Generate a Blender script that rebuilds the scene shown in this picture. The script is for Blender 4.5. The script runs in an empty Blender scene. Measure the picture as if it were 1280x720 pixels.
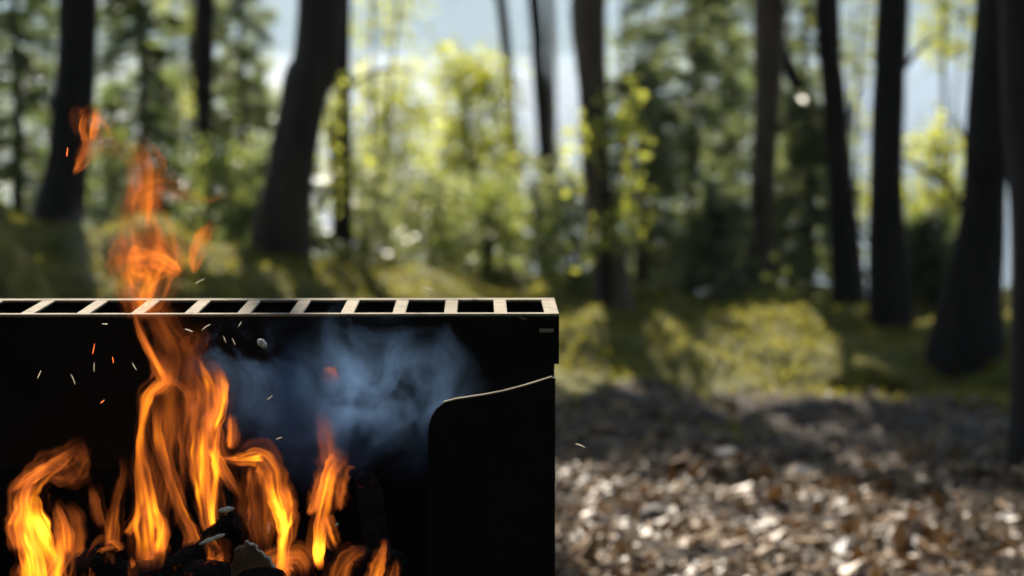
import bpy, math, random
import numpy as np
from mathutils import Vector, Matrix

R = math.radians
S = bpy.context.scene
COL = S.collection
rng = np.random.default_rng(7)
random.seed(7)

# ------------------------------------------------------------------ camera
F = 85.0 / 36.0 * 1280.0          # focal length in photo pixels
PITCH = math.atan(300.0 / F)
CAM = Vector((0, 0, 1.25))
cam_d = bpy.data.cameras.new("camera")
cam_d.lens = 85; cam_d.sensor_width = 36; cam_d.sensor_fit = 'HORIZONTAL'
cam_d.clip_start = 0.05; cam_d.clip_end = 8000
cam_d.dof.use_dof = True
cam_d.dof.focus_distance = 2.93
cam_d.dof.aperture_fstop = 3.9
cam_d.dof.aperture_blades = 0
cam = bpy.data.objects.new("camera", cam_d)
cam.location = CAM
cam.rotation_euler = (R(90) - PITCH, 0, 0)
COL.objects.link(cam)
S.camera = cam

# ------------------------------------------------------------------ light
SUN_AZ = R(-9.0)                 # measured from +Y, negative = left
SUN_EL = R(42.0)
sunv = Vector((math.sin(SUN_AZ) * math.cos(SUN_EL), math.cos(SUN_AZ) * math.cos(SUN_EL), math.sin(SUN_EL)))
w = bpy.data.worlds.new("World"); S.world = w; w.use_nodes = True
nt = w.node_tree
sky = nt.nodes.new('ShaderNodeTexSky'); sky.sky_type = 'NISHITA'; sky.sun_disc = False
sky.sun_elevation = SUN_EL; sky.sun_rotation = SUN_AZ
nt.links.new(sky.outputs[0], nt.nodes['Background'].inputs[0])
nt.nodes['Background'].inputs[1].default_value = 0.05
sd = bpy.data.lights.new("sun", 'SUN'); sd.energy = 5.0; sd.angle = R(0.5); sd.color = (1, 0.915, 0.79)
so = bpy.data.objects.new("sun", sd); COL.objects.link(so)
so.rotation_euler = (-sunv).to_track_quat('-Z', 'Y').to_euler()

S.view_settings.view_transform = 'Standard'
S.view_settings.look = 'None'
S.view_settings.exposure = 1.5
S.view_settings.gamma = 1
S.view_settings.use_curve_mapping = False
cy = S.cycles
cy.use_denoising = True
cy.max_bounces = 6; cy.diffuse_bounces = 3; cy.glossy_bounces = 2; cy.transmission_bounces = 4
cy.transparent_max_bounces = 48; cy.volume_bounces = 1
cy.sample_clamp_indirect = 4.0
cy.caustics_reflective = False; cy.caustics_refractive = False

# ------------------------------------------------------------------ helpers
def at(u, v, Y):
    """photo pixel -> world point on the plane y = Y"""
    yu = (360.0 - v) / F
    d = Vector(((u - 640.0) / F, math.cos(PITCH) + yu * math.sin(PITCH), -math.sin(PITCH) + yu * math.cos(PITCH)))
    return CAM + d * (Y / d.y)

def px(n, Y):
    return n * Y / F

def project(x, y, z):
    dx, dy, dz = x - CAM.x, y - CAM.y, z - CAM.z
    dep = dy * math.cos(PITCH) - dz * math.sin(PITCH)
    up = dy * math.sin(PITCH) + dz * math.cos(PITCH)
    return 640 + F * dx / dep, 360 - F * up / dep

def mesh_obj(name, V, Fc, mat, parent=None, smooth=True, attrs=None, vattrs=None):
    me = bpy.data.meshes.new(name)
    me.from_pydata([tuple(p) for p in V] if not isinstance(V, np.ndarray) else V.tolist(), [],
                   Fc.tolist() if isinstance(Fc, np.ndarray) else Fc)
    if smooth:
        me.polygons.foreach_set('use_smooth', np.ones(len(me.polygons), dtype=bool))
    for k, a in (attrs or {}).items():
        at_ = me.attributes.new(k, 'FLOAT', 'POINT'); at_.data.foreach_set('value', np.asarray(a, dtype=np.float32))
    for k, a in (vattrs or {}).items():
        at_ = me.attributes.new(k, 'FLOAT_VECTOR', 'POINT'); at_.data.foreach_set('vector', np.asarray(a, dtype=np.float32).ravel())
    me.materials.append(mat)
    me.update()
    o = bpy.data.objects.new(name, me)
    COL.objects.link(o)
    if parent is not None:
        o.parent = parent
    return o

def tag(o, label=None, cat=None, group=None, kind=None):
    if label: o['label'] = label
    if cat: o['category'] = cat
    if group: o['group'] = group
    if kind: o['kind'] = kind
    return o

def empty(name, loc=(0, 0, 0), rz=0.0):
    o = bpy.data.objects.new(name, None); COL.objects.link(o)
    o.empty_display_size = 0.1
    o.location = loc; o.rotation_euler = (0, 0, rz)
    return o

class MB:
    def __init__(s): s.V = []; s.F = []
    def box(s, lo, hi):
        n = len(s.V)
        for z in (lo[2], hi[2]):
            s.V += [(lo[0], lo[1], z), (hi[0], lo[1], z), (hi[0], hi[1], z), (lo[0], hi[1], z)]
        s.F += [[n, n+3, n+2, n+1], [n+4, n+5, n+6, n+7], [n, n+1, n+5, n+4], [n+1, n+2, n+6, n+5], [n+2, n+3, n+7, n+6], [n+3, n, n+4, n+7]]
    def prism_y(s, poly, y0, y1):
        n = len(s.V); m = len(poly)
        s.V += [(p[0], y0, p[1]) for p in poly] + [(p[0], y1, p[1]) for p in poly]
        s.F.append(list(range(n, n+m))); s.F.append(list(range(n+2*m-1, n+m-1, -1)))
        for i in range(m):
            j = (i+1) % m
            s.F.append([n+i, n+m+i, n+m+j, n+j])
    def tube(s, pts, rad, seg=12, wob=0.0, flat=1.0):
        V, Fc, _, _ = tube_np(pts, rad, seg, wob, flat)
        n = len(s.V)
        s.V += V.tolist(); s.F += [[i + n for i in f] for f in Fc]
    def build(s, name, mat, parent=None, smooth=False, bevel=0.0):
        o = mesh_obj(name, s.V, s.F, mat, parent, smooth)
        if bevel:
            b = o.modifiers.new('bevel', 'BEVEL'); b.width = bevel; b.segments = 2; b.limit_method = 'ANGLE'
        return o

def spline(pts, n):
    """Catmull-Rom through rows of pts, n samples"""
    P = np.asarray(pts, dtype=float)
    P = np.vstack([2*P[0]-P[1], P, 2*P[-1]-P[-2]])
    t = np.linspace(0, len(P)-3-1e-6, n)
    i = t.astype(int); f = (t - i)[:, None]
    a, b, c, d = P[i], P[i+1], P[i+2], P[i+3]
    return 0.5*((2*b)+(-a+c)*f+(2*a-5*b+4*c-d)*f**2+(-a+3*b-3*c+d)*f**3)

def tube_np(pts, rad, seg=12, wob=0.0, flat=1.0, up=(0, 1, 0)):
    """closed tube along pts; flat scales the thickness along 'up' (default y)"""
    P = np.asarray(pts, dtype=float); r = np.asarray(rad, dtype=float)
    T = np.gradient(P, axis=0); T /= np.linalg.norm(T, axis=1)[:, None] + 1e-9
    up = np.asarray(up, dtype=float)
    A = up[None, :] - (T @ up)[:, None] * T
    A /= np.linalg.norm(A, axis=1)[:, None] + 1e-9
    B = np.cross(T, A)
    th = np.linspace(0, 2*math.pi, seg, endpoint=False)
    rr = np.repeat(r[:, None], seg, 1)
    if wob:
        ph = rng.uniform(0, 6.28, 4)
        k = np.arange(len(P))[:, None]
        rr = rr * (1 + wob*(np.sin(2*th[None]+ph[0]+k*0.35)*0.5 + np.sin(3*th[None]+ph[1]-k*0.22)*0.4 + np.sin(5*th[None]+ph[2]+k*0.6)*0.25 + np.sin(k*0.9+ph[3])*0.35))
    V = P[:, None] + rr[..., None]*(np.cos(th)[None, :, None]*B[:, None] + flat*np.sin(th)[None, :, None]*A[:, None])
    n = len(P)
    V = V.reshape(-1, 3)
    Fc = []
    for i in range(n-1):
        for j in range(seg):
            k = (j+1) % seg
            Fc.append([i*seg+j, i*seg+k, (i+1)*seg+k, (i+1)*seg+j])
    Fc.append(list(range(seg-1, -1, -1))); Fc.append(list(range((n-1)*seg, n*seg)))
    s = np.repeat(np.linspace(0, 1, n), seg)
    return V, Fc, np.tile(th, n), s

# value noise for terrain
_tab = rng.random((256, 256))
def vnoise(x, y):
    xi = np.floor(x).astype(int); yi = np.floor(y).astype(int)
    fx = x-xi; fy = y-yi
    fx = fx*fx*(3-2*fx); fy = fy*fy*(3-2*fy)
    g = lambda a, b: _tab[a % 256, b % 256]
    return (g(xi, yi)*(1-fx)+g(xi+1, yi)*fx)*(1-fy)+(g(xi, yi+1)*(1-fx)+g(xi+1, yi+1)*fx)*fy - 0.5

def sstep(a, b, x):
    t = np.clip((x-a)/(b-a), 0, 1); return t*t*(3-2*t)

def gz(x, y):
    x = np.asarray(x, dtype=float); y = np.asarray(y, dtype=float)
    z = (0.15-0.13*sstep(0.1, 0.9, x))*sstep(8.3, 10.6, y)
    z = z + 0.52*np.exp(-((x+2.3)/1.15)**2-((y-9.5)/1.35)**2)
    z = z + 0.16*np.exp(-((x+1.1)/0.45)**2-((y-9.9)/0.9)**2)
    z = z + 0.10*np.exp(-((x-0.45)/0.5)**2-((y-9.2)/0.7)**2)
    z = z + 0.06*np.exp(-((x-1.35)/0.6)**2-((y-10.0)/0.6)**2)
    rough = sstep(2.5, 5, y)*(1-0.8*sstep(13, 40, y))
    z = z + rough*(0.10*vnoise(x*1.1+5, y*1.1+9) + (0.05+0.15*sstep(8, 9, y))*vnoise(x*2.6, y*2.9) + 0.03*vnoise(x*9+3, y*9)+0.012*vnoise(x*23, y*23+7))
    z = z + 0.07*sstep(8.2, 8.9, y)*(1-sstep(12, 16, y))*vnoise(x*5.3+2, y*5.1+4)
    z = z - 0.125*np.clip(y-11.8, 0, 26) - 0.01*np.clip(y-37.8, 0, 300)
    return z

def gzf(x, y): return float(gz(x, y))

# ------------------------------------------------------------------ materials
def new_mat(name):
    m = bpy.data.materials.new(name); m.use_nodes = True
    t = m.node_tree; p = t.nodes['Principled BSDF']
    return m, t, p

def nd(t, typ, **kw):
    n = t.nodes.new(typ)
    for k, v in kw.items():
        if k in n.inputs: n.inputs[k].default_value = v
        else: setattr(n, k, v)
    return n

def ramp(t, src, stops):
    r = t.nodes.new('ShaderNodeValToRGB')
    e = r.color_ramp.elements
    while len(e) < len(stops): e.new(0.5)
    for i, (p, c) in enumerate(stops):
        e[i].position = p; e[i].color = (*c, 1) if len(c) == 3 else c
    t.links.new(src, r.inputs[0])
    return r.outputs[0]

def noise_mat(name, scale, stops, rough=0.8, bump=0.3, bscale=None, metallic=0.0, bdist=0.01, stretch=(1, 1, 1), spec=0.5):
    m, t, p = new_mat(name)
    tc = nd(t, 'ShaderNodeTexCoord')
    mp = nd(t, 'ShaderNodeMapping'); mp.inputs['Scale'].default_value = stretch
    t.links.new(tc.outputs['Object'], mp.inputs[0])
    n = nd(t, 'ShaderNodeTexNoise', Scale=scale, Detail=6.0, Roughness=0.65)
    t.links.new(mp.outputs[0], n.inputs['Vector'])
    t.links.new(ramp(t, n.outputs[0], stops), p.inputs['Base Color'])
    n2 = nd(t, 'ShaderNodeTexNoise', Scale=bscale or scale*3, Detail=5.0, Roughness=0.7)
    t.links.new(mp.outputs[0], n2.inputs['Vector'])
    b = nd(t, 'ShaderNodeBump', Strength=bump, Distance=bdist)
    t.links.new(n2.outputs[0], b.inputs['Height']); t.links.new(b.outputs[0], p.inputs['Normal'])
    p.inputs['Roughness'].default_value = rough; p.inputs['Metallic'].default_value = metallic
    p.inputs['Specular IOR Level'].default_value = spec
    return m

def leaf_mat(name, c0, c1, trans, tw=0.55, rough=0.45, spec=0.5):
    m, t, p = new_mat(name)
    g = nd(t, 'ShaderNodeNewGeometry')
    col = ramp(t, g.outputs['Random Per Island'], [(0, c0), (1, c1)])
    t.links.new(col, p.inputs['Base Color'])
    p.inputs['Roughness'].default_value = rough
    p.inputs['Specular IOR Level'].default_value = spec
    tr = nd(t, 'ShaderNodeBsdfTranslucent')
    t0 = tuple(x*0.65 for x in trans)
    t.links.new(ramp(t, g.outputs['Random Per Island'], [(0, t0), (1, trans)]), tr.inputs[0])
    mx = nd(t, 'ShaderNodeMixShader'); mx.inputs[0].default_value = tw
    t.links.new(p.outputs[0], mx.inputs[1]); t.links.new(tr.outputs[0], mx.inputs[2])
    t.links.new(mx.outputs[0], t.nodes['Material Output'].inputs['Surface'])
    return m

M = {}
M['bark_dark'] = noise_mat('bark_dark', 9, [(0.3, (0.010, 0.008, 0.007)), (0.7, (0.030, 0.023, 0.018))], 0.9, 0.9, 24, bdist=0.02, stretch=(1, 1, 0.3), spec=0.2)
M['bark_brown'] = noise_mat('bark_brown', 9, [(0.3, (0.014, 0.009, 0.007)), (0.7, (0.055, 0.034, 0.023))], 0.9, 0.9, 24, bdist=0.02, stretch=(1, 1, 0.3), spec=0.2)
M['bark_grey'] = noise_mat('bark_grey', 9, [(0.3, (0.05, 0.045, 0.04)), (0.7, (0.14, 0.125, 0.11))], 0.9, 0.8, 24, bdist=0.02, stretch=(1, 1, 0.3), spec=0.2)
M['bark_hazel'] = noise_mat('bark_hazel', 9, [(0.3, (0.04, 0.031, 0.024)), (0.7, (0.17, 0.125, 0.095))], 0.9, 0.9, 24, bdist=0.02, stretch=(1, 1, 0.3), spec=0.2)
M['bark_smoke_haze'] = noise_mat('bark_smoke_haze', 9, [(0.3, (0.022, 0.018, 0.015)), (0.7, (0.075, 0.06, 0.05))], 0.9, 0.9, 24, bdist=0.02, stretch=(1, 1, 0.3), spec=0.2)  # paler bark: smoke haze in front of the trunk put into its colour
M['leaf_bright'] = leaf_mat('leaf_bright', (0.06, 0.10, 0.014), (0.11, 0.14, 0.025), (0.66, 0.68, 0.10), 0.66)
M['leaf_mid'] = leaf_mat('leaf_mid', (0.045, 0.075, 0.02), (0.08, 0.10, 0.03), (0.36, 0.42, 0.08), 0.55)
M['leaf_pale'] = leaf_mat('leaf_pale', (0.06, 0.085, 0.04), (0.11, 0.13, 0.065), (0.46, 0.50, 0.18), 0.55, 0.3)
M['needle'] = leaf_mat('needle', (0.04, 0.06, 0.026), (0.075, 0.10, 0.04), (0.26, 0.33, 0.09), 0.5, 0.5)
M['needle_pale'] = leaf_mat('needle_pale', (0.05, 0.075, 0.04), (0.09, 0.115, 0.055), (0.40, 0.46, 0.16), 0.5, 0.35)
M['litter'] = leaf_mat('litter', (0.020, 0.010, 0.005), (0.36, 0.225, 0.105), (0.17, 0.085, 0.025), 0.15, 0.48, 0.25)
M['moss'] = leaf_mat('moss', (0.06, 0.068, 0.010), (0.20, 0.185, 0.028), (0.40, 0.36, 0.05), 0.42, 0.7, 0.2)
M['steel'] = noise_mat('steel', 6, [(0.35, (0.003, 0.003, 0.003)), (0.62, (0.007, 0.0065, 0.006)), (0.8, (0.018, 0.015, 0.013))], 0.62, 0.3, 50, bdist=0.003, spec=0.10)
M['bare'] = noise_mat('bare', 38, [(0.28, (0.07, 0.045, 0.028)), (0.40, (0.20, 0.165, 0.115)), (0.7, (0.29, 0.25, 0.185))], 0.85, 0.2, 90, bdist=0.002, spec=0.12)
M['char'] = noise_mat('char', 22, [(0.35, (0.003, 0.003, 0.003)), (0.62, (0.009, 0.008, 0.007)), (0.82, (0.05, 0.04, 0.034))], 0.9, 1.0, 45, bdist=0.01, spec=0.12)
def ember_cracks(m):
    t = m.node_tree; p = t.nodes['Principled BSDF']
    tc = nd(t, 'ShaderNodeTexCoord')
    n = nd(t, 'ShaderNodeTexNoise', Scale=38.0, Detail=4.0, Roughness=0.7); t.links.new(tc.outputs['Object'], n.inputs['Vector'])
    b = ramp(t, n.outputs[0], [(0.60, (0, 0, 0)), (0.80, (1, 1, 1))])
    m2 = nd(t, 'ShaderNodeMath', operation='MULTIPLY'); m2.inputs[1].default_value = 0.05; t.links.new(b, m2.inputs[0])
    p.inputs['Emission Color'].default_value = (1, 0.13, 0.02, 1)
    t.links.new(m2.outputs[0], p.inputs['Emission Strength'])
ember_cracks(M['char'])
M['bark_burnt'] = noise_mat('bark_burnt', 30, [(0.3, (0.03, 0.015, 0.009)), (0.7, (0.22, 0.105, 0.06))], 0.85, 0.9, 60, bdist=0.006)
M['ash'] = noise_mat('ash', 60, [(0.3, (0.45, 0.42, 0.38)), (0.7, (0.8, 0.77, 0.70))], 0.9, 0.5, 90, bdist=0.003)
M['stone'] = noise_mat('stone', 14, [(0.3, (0.05, 0.04, 0.035)), (0.7, (0.16, 0.13, 0.11))], 0.75, 0.6, 40)
M['stone_pale'] = noise_mat('stone_pale', 14, [(0.3, (0.28, 0.25, 0.21)), (0.7, (0.5, 0.46, 0.4))], 0.6, 0.6, 40)

def ground_material():
    m, t, p = new_mat('forest_floor')
    tc = nd(t, 'ShaderNodeTexCoord')
    n = nd(t, 'ShaderNodeTexNoise', Scale=26.0, Detail=8.0, Roughness=0.75)
    t.links.new(tc.outputs['Object'], n.inputs['Vector'])
    soil = ramp(t, n.outputs[0], [(0.3, (0.012, 0.008, 0.006)), (0.55, (0.045, 0.031, 0.021)), (0.75, (0.13, 0.09, 0.06))])
    n2 = nd(t, 'ShaderNodeTexNoise', Scale=9.0, Detail=6.0, Roughness=0.7)
    t.links.new(tc.outputs['Object'], n2.inputs['Vector'])
    moss = ramp(t, n2.outputs[0], [(0.3, (0.045, 0.045, 0.010)), (0.55, (0.15, 0.14, 0.02)), (0.8, (0.24, 0.20, 0.05))])
    a = nd(t, 'ShaderNodeAttribute', attribute_name='moss')
    ad = nd(t, 'ShaderNodeMath', operation='ADD'); t.links.new(a.outputs['Fac'], ad.inputs[0])
    n3 = nd(t, 'ShaderNodeTexNoise', Scale=3.0, Detail=5.0)
    t.links.new(tc.outputs['Object'], n3.inputs['Vector']); t.links.new(n3.outputs[0], ad.inputs[1])
    fac = ramp(t, ad.outputs[0], [(0.85, (0, 0, 0)), (1.1, (1, 1, 1))])
    mx = nd(t, 'ShaderNodeMix', data_type='RGBA')
    t.links.new(fac, mx.inputs[0]); t.links.new(soil, mx.inputs[6]); t.links.new(moss, mx.inputs[7])
    t.links.new(mx.outputs[2], p.inputs['Base Color'])
    b = nd(t, 'ShaderNodeBump', Strength=0.8, Distance=0.02); t.links.new(n.outputs[0], b.inputs['Height'])
    t.links.new(b.outputs[0], p.inputs['Normal']); p.inputs['Roughness'].default_value = 0.85
    p.inputs['Specular IOR Level'].default_value = 0.25
    return m
M['ground'] = ground_material()

def water_material():
    m, t, p = new_mat('lake_water')
    tc = nd(t, 'ShaderNodeTexCoord')
    mp = nd(t, 'ShaderNodeMapping'); mp.inputs['Scale'].default_value = (0.35, 1, 1)
    t.links.new(tc.outputs['Object'], mp.inputs[0])
    n = nd(t, 'ShaderNodeTexNoise', Scale=1.3, Detail=5.0, Roughness=0.6)
    t.links.new(mp.outputs[0], n.inputs['Vector'])
    n2 = nd(t, 'ShaderNodeTexNoise', Scale=0.03, Detail=3.0)
    t.links.new(mp.outputs[0], n2.inputs['Vector'])
    st = ramp(t, n2.outputs[0], [(0.35, (0.25, 0.25, 0.25)), (0.65, (1, 1, 1))])
    b = nd(t, 'ShaderNodeBump', Distance=0.25); t.links.new(n.outputs[0], b.inputs['Height']); t.links.new(st, b.inputs['Strength'])
    t.links.new(b.outputs[0], p.inputs['Normal'])
    p.inputs['Base Color'].default_value = (0.03, 0.045, 0.055, 1)
    p.inputs['Roughness'].default_value = 0.22
    p.inputs['IOR'].default_value = 1.33
    return m
M['water'] = water_material()
M['hill'] = noise_mat('hill_forest', 0.02, [(0.35, (0.03, 0.045, 0.025)), (0.7, (0.07, 0.085, 0.045))], 0.95, 0.6, 0.08, bdist=6.0, spec=0.1)

def flame_material():
    m = bpy.data.materials.new('flame'); m.use_nodes = True
    t = m.node_tree; t.nodes.clear()
    out = nd(t, 'ShaderNodeOutputMaterial')
    lw = nd(t, 'ShaderNodeLayerWeight', Blend=0.5)
    inv = nd(t, 'ShaderNodeMath', operation='SUBTRACT'); inv.inputs[0].default_value = 1.0
    t.links.new(lw.outputs['Facing'], inv.inputs[1])
    pw = nd(t, 'ShaderNodeMath', operation='POWER'); pw.inputs[1].default_value = 2.1
    t.links.new(inv.outputs[0], pw.inputs[0])
    a = nd(t, 'ShaderNodeAttribute', attribute_name='streak')
    n = nd(t, 'ShaderNodeTexNoise', Scale=1.0, Detail=1.4, Roughness=0.5, Distortion=0.7)
    t.links.new(a.outputs['Vector'], n.inputs['Vector'])
    sr = ramp(t, n.outputs[0], [(0.38, (0.02, 0.02, 0.02)), (0.52, (0.42, 0.42, 0.42)), (0.68, (1.5, 1.5, 1.5))])
    g = nd(t, 'ShaderNodeAttribute', attribute_name='glow')
    m1 = nd(t, 'ShaderNodeMath', operation='MULTIPLY'); t.links.new(pw.outputs[0], m1.inputs[0]); t.links.new(sr, m1.inputs[1])
    m2 = nd(t, 'ShaderNodeMath', operation='MULTIPLY'); t.links.new(m1.outputs[0], m2.inputs[0]); t.links.new(g.outputs['Fac'], m2.inputs[1])
    col = ramp(t, m2.outputs[0], [(0.0, (0.60, 0.125, 0.028)), (0.3, (0.88, 0.20, 0.012)), (0.6, (1.0, 0.34, 0.010)), (1.0, (1.0, 0.58, 0.03))])
    em = nd(t, 'ShaderNodeEmission'); t.links.new(col, em.inputs[0])
    m3 = nd(t, 'ShaderNodeMath', operation='MULTIPLY'); m3.inputs[1].default_value = 0.62
    t.links.new(m2.outputs[0], m3.inputs[0]); t.links.new(m3.outputs[0], em.inputs[1])
    tr = nd(t, 'ShaderNodeBsdfTransparent')
    # hot soot is a little opaque: dims what lies behind where it glows
    tc = ramp(t, m2.outputs[0], [(0.0, (1, 1, 1)), (1.0, (0.55, 0.5, 0.45))])
    t.links.new(tc, tr.inputs[0])
    ad = nd(t, 'ShaderNodeAddShader'); t.links.new(em.outputs[0], ad.inputs[0]); t.links.new(tr.outputs[0], ad.inputs[1])
    t.links.new(ad.outputs[0], out.inputs['Surface'])
    return m
M['flame'] = flame_material()

def glow_mat(name, col, s):
    m = bpy.data.materials.new(name); m.use_nodes = True
    p = m.node_tree.nodes['Principled BSDF']
    p.inputs['Base Color'].default_value = (0.05, 0.03, 0.02, 1)
    p.inputs['Emission Color'].default_value = (*col, 1); p.inputs['Emission Strength'].default_value = s
    return m
M['ember'] = glow_mat('ember', (1.0, 0.16, 0.03), 0.9)
M['ember_pale'] = glow_mat('ember_pale', (1.0, 0.80, 0.52), 0.22)

def smoke_mat(name, dens, scale, col, lo=0.42, hi=0.75, fall=1.0):
    m = bpy.data.materials.new(name); m.use_nodes = True
    t = m.node_tree; t.nodes.clear()
    out = nd(t, 'ShaderNodeOutputMaterial')
    tc = nd(t, 'ShaderNodeTexCoord')
    n = nd(t, 'ShaderNodeTexNoise', Scale=scale, Detail=6.0, Roughness=0.62, Distortion=1.3)
    t.links.new(tc.outputs['Object'], n.inputs['Vector'])
    # thins out towards the rim of the cloud, so that it ends in shreds
    mp = nd(t, 'ShaderNodeMapping'); mp.inputs['Location'].default_value = (-1, -1, -1); mp.inputs['Scale'].default_value = (2, 2, 2)
    t.links.new(tc.outputs['Generated'], mp.inputs[0])
    ln = nd(t, 'ShaderNodeVectorMath', operation='LENGTH'); t.links.new(mp.outputs[0], ln.inputs[0])
    sq = nd(t, 'ShaderNodeMath', operation='MULTIPLY'); sq.inputs[1].default_value = 0.24; t.links.new(ln.outputs['Value'], sq.inputs[0])
    sb = nd(t, 'ShaderNodeMath', operation='SUBTRACT'); t.links.new(n.outputs[0], sb.inputs[0]); t.links.new(sq.outputs[0], sb.inputs[1])
    r = ramp(t, sb.outputs[0], [(lo-0.13, (0, 0, 0)), (hi-0.02, (1, 1, 1))])
    fr = ramp(t, ln.outputs['Value'], [(0.45, (1, 1, 1)), (0.98, (0, 0, 0))])
    mu = nd(t, 'ShaderNodeMath', operation='MULTIPLY'); t.links.new(r, mu.inputs[0]); t.links.new(fr, mu.inputs[1])
    m2 = nd(t, 'ShaderNodeMath', operation='MULTIPLY'); t.links.new(mu.outputs[0], m2.inputs[0]); m2.inputs[1].default_value = dens
    v = nd(t, 'ShaderNodeVolumePrincipled', Anisotropy=0.2)
    v.inputs['Color'].default_value = (*col, 1)
    t.links.new(m2.outputs[0], v.inputs['Density'])
    t.links.new(v.outputs[0], out.inputs['Volume'])
    return m

# ================================================================== SETTING
def grid_coords(segs):
    out = [segs[0][0]]
    for a, b, st in segs:
        n = max(1, int(round((b-a)/st)))
        out += list(np.linspace(a, b, n+1)[1:])
    return np.array(out)

def build_ground():
    xs = grid_coords([(-2500, -300, 400), (-300, -40, 40), (-40, -8, 2), (-8, -4, 0.25), (-4, 4, 0.04), (4, 8, 0.25), (8, 40, 2), (40, 300, 40), (300, 2500, 400)])
    ys = grid_coords([(-300, -20, 40), (-20, 2, 1.5), (2, 5, 0.1), (5, 13, 0.04), (13, 40, 0.6), (40, 300, 26), (300, 2600, 230)])
    X, Y = np.meshgrid(xs, ys)
    Z = gz(X, Y)
    nx, ny = len(xs), len(ys)
    V = np.stack([X, Y, Z], -1).reshape(-1, 3)
    i = np.arange(nx*(ny-1)).reshape(ny-1, nx)[:, :-1].ravel()
    Fc = np.stack([i, i+1, i+1+nx, i+nx], -1)
    moss = (sstep(8.0, 9.0, Y + 0.9*vnoise(X*1.3, Y*1.3) - 0.25*X*0)*0.75 + 0.3*sstep(0.8, 0.0, X)*sstep(7.8, 8.6, Y)).ravel()
    o = mesh_obj('ground', V, Fc, M['ground'], attrs={'moss': moss})
    tag(o, 'brown leaf strewn forest floor with mossy rises sloping to the lake', 'ground', kind='structure')
build_ground()

def build_lake():
    V = [(-2500, 24, -2.0), (2500, 24, -2.0), (2500, 1400, -2.0), (-2500, 1400, -2.0)]
    o = mesh_obj('lake_water', V, [[0, 1, 2, 3]], M['water'], smooth=False)
    tag(o, 'pale glinting lake water behind the trees', 'water', kind='structure')
build_lake()

def build_hills():
    xs = np.linspace(-2400, 2400, 161); ys = np.linspace(1150, 2300, 40)
    X, Y = np.meshgrid(xs, ys)
    up = sstep(1180, 1900, Y + 60*vnoise(X/300, Y/300))
    Z = -6 + up*(150 + 120*vnoise(X/500+3, Y/700) + 50*vnoise(X/150, Y/150)) + 14*vnoise(X/33, Y/33)*sstep(1180, 1260, Y)
    nx = len(xs)
    i = np.arange(nx*(len(ys)-1)).reshape(-1, nx)[:, :-1].ravel()
    o = mesh_obj('hills', np.stack([X, Y, Z], -1).reshape(-1, 3), np.stack([i, i+1, i+1+nx, i+nx], -1), M['hill'])
    tag(o, 'hazy forested hills on the far shore', 'hills', kind='structure')
build_hills()

def build_haze(dens=0.0003):
    mb = MB(); mb.box((-2450, -60, -12), (2450, 2280, 330))
    m = bpy.data.materials.new('haze'); m.use_nodes = True
    t = m.node_tree; t.nodes.clear()
    out = nd(t, 'ShaderNodeOutputMaterial')
    v = nd(t, 'ShaderNodeVolumePrincipled', Density=dens, Anisotropy=0.35)
    v.inputs['Color'].default_value = (0.60, 0.78, 1.0, 1)
    t.links.new(v.outputs[0], out.inputs['Volume'])
    o = mb.build('haze', m)
    tag(o, 'thin pale haze over the lake', 'haze', kind='stuff')
build_haze()

# ================================================================== TREES
def _zone(x, y, z):
    """0 where the photograph shows sun on the ground, 1 where it shows shade, else in between"""
    u, v = project(x, y, z)
    def el(cu, cv, ru, rv): return ((u-cu)/ru)**2+((v-cv)/rv)**2 < 1
    if y < 5.5: return 0.0 if abs(x+0.4) < 1.6 and y > 1.0 else 0.4
    if 690 < u < 1215 and v > 575: return 0.0
    patch = float(vnoise(x*2.4+3, y*1.5+8))+0.5*float(vnoise(x*5.5, y*4))
    if patch > -0.3 and el(795, 465, 125, 46): return 0.0
    if patch > -0.13:
        if el(720, 395, 40, 16) or el(968, 440, 95, 13) or el(1060, 508, 120, 25) or el(1085, 416, 60, 28): return 0.0
    if patch > -0.4 and (el(25, 320, 55, 45) or el(290, 328, 75, 28) or el(165, 345, 50, 16)): return 0.0
    if 640 < u < 1400 and 490 < v < 575: return 1.0
    if u > 1215 and v > 480: return 1.0
    if 690 < u < 1280 and 400 < v <= 490: return 0.9
    if u < 420 and v < 400 and y < 11.2: return 0.95
    if y > 10.2 and 380 < u < 1230: return 0.02
    return 0.12
_zx = np.arange(-8, 8, 0.06); _zy = np.arange(-2, 22, 0.06)
_zz = gz(*np.meshgrid(_zx, _zy))
_zone_map = [[_zone(x, y, _zz[j_, i_]) for i_, x in enumerate(_zx)] for j_, y in enumerate(_zy)]
def lit_zone(x, y):
    i_, j_ = int((x+8)/0.06), int((y+2)/0.06)
    if 0 <= i_ < len(_zx) and 0 <= j_ < len(_zy): return _zone_map[j_][i_]
    return 0.2

def leaf_quads(P, D, size, aspect=0.5, fold=0.25, jit=0.5, lie=None):
    """folded diamond leaves at P pointing along D"""
    n = len(P)
    D = D + rng.normal(0, jit, (n, 3)); D /= np.linalg.norm(D, axis=1)[:, None]+1e-9
    Rv = rng.normal(0, 1, (n, 3)) if lie is None else rng.normal(0, lie, (n, 3))+np.array([0, 0, 1.0])
    Sd = np.cross(D, Rv); Sd /= np.linalg.norm(Sd, axis=1)[:, None]+1e-9
    N = np.cross(D, Sd)
    L = (size*rng.uniform(0.6, 1.35, n))[:, None]
    a = P; tip = P+D*L; mid = P+D*L*0.45
    l = mid+Sd*L*aspect*0.5+N*L*fold*0.4; r = mid-Sd*L*aspect*0.5+N*L*fold*0.4
    V = np.stack([a, r, tip, l], 1).reshape(-1, 3)
    Fc = np.arange(4*n).reshape(n, 4)
    return V, Fc

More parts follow.
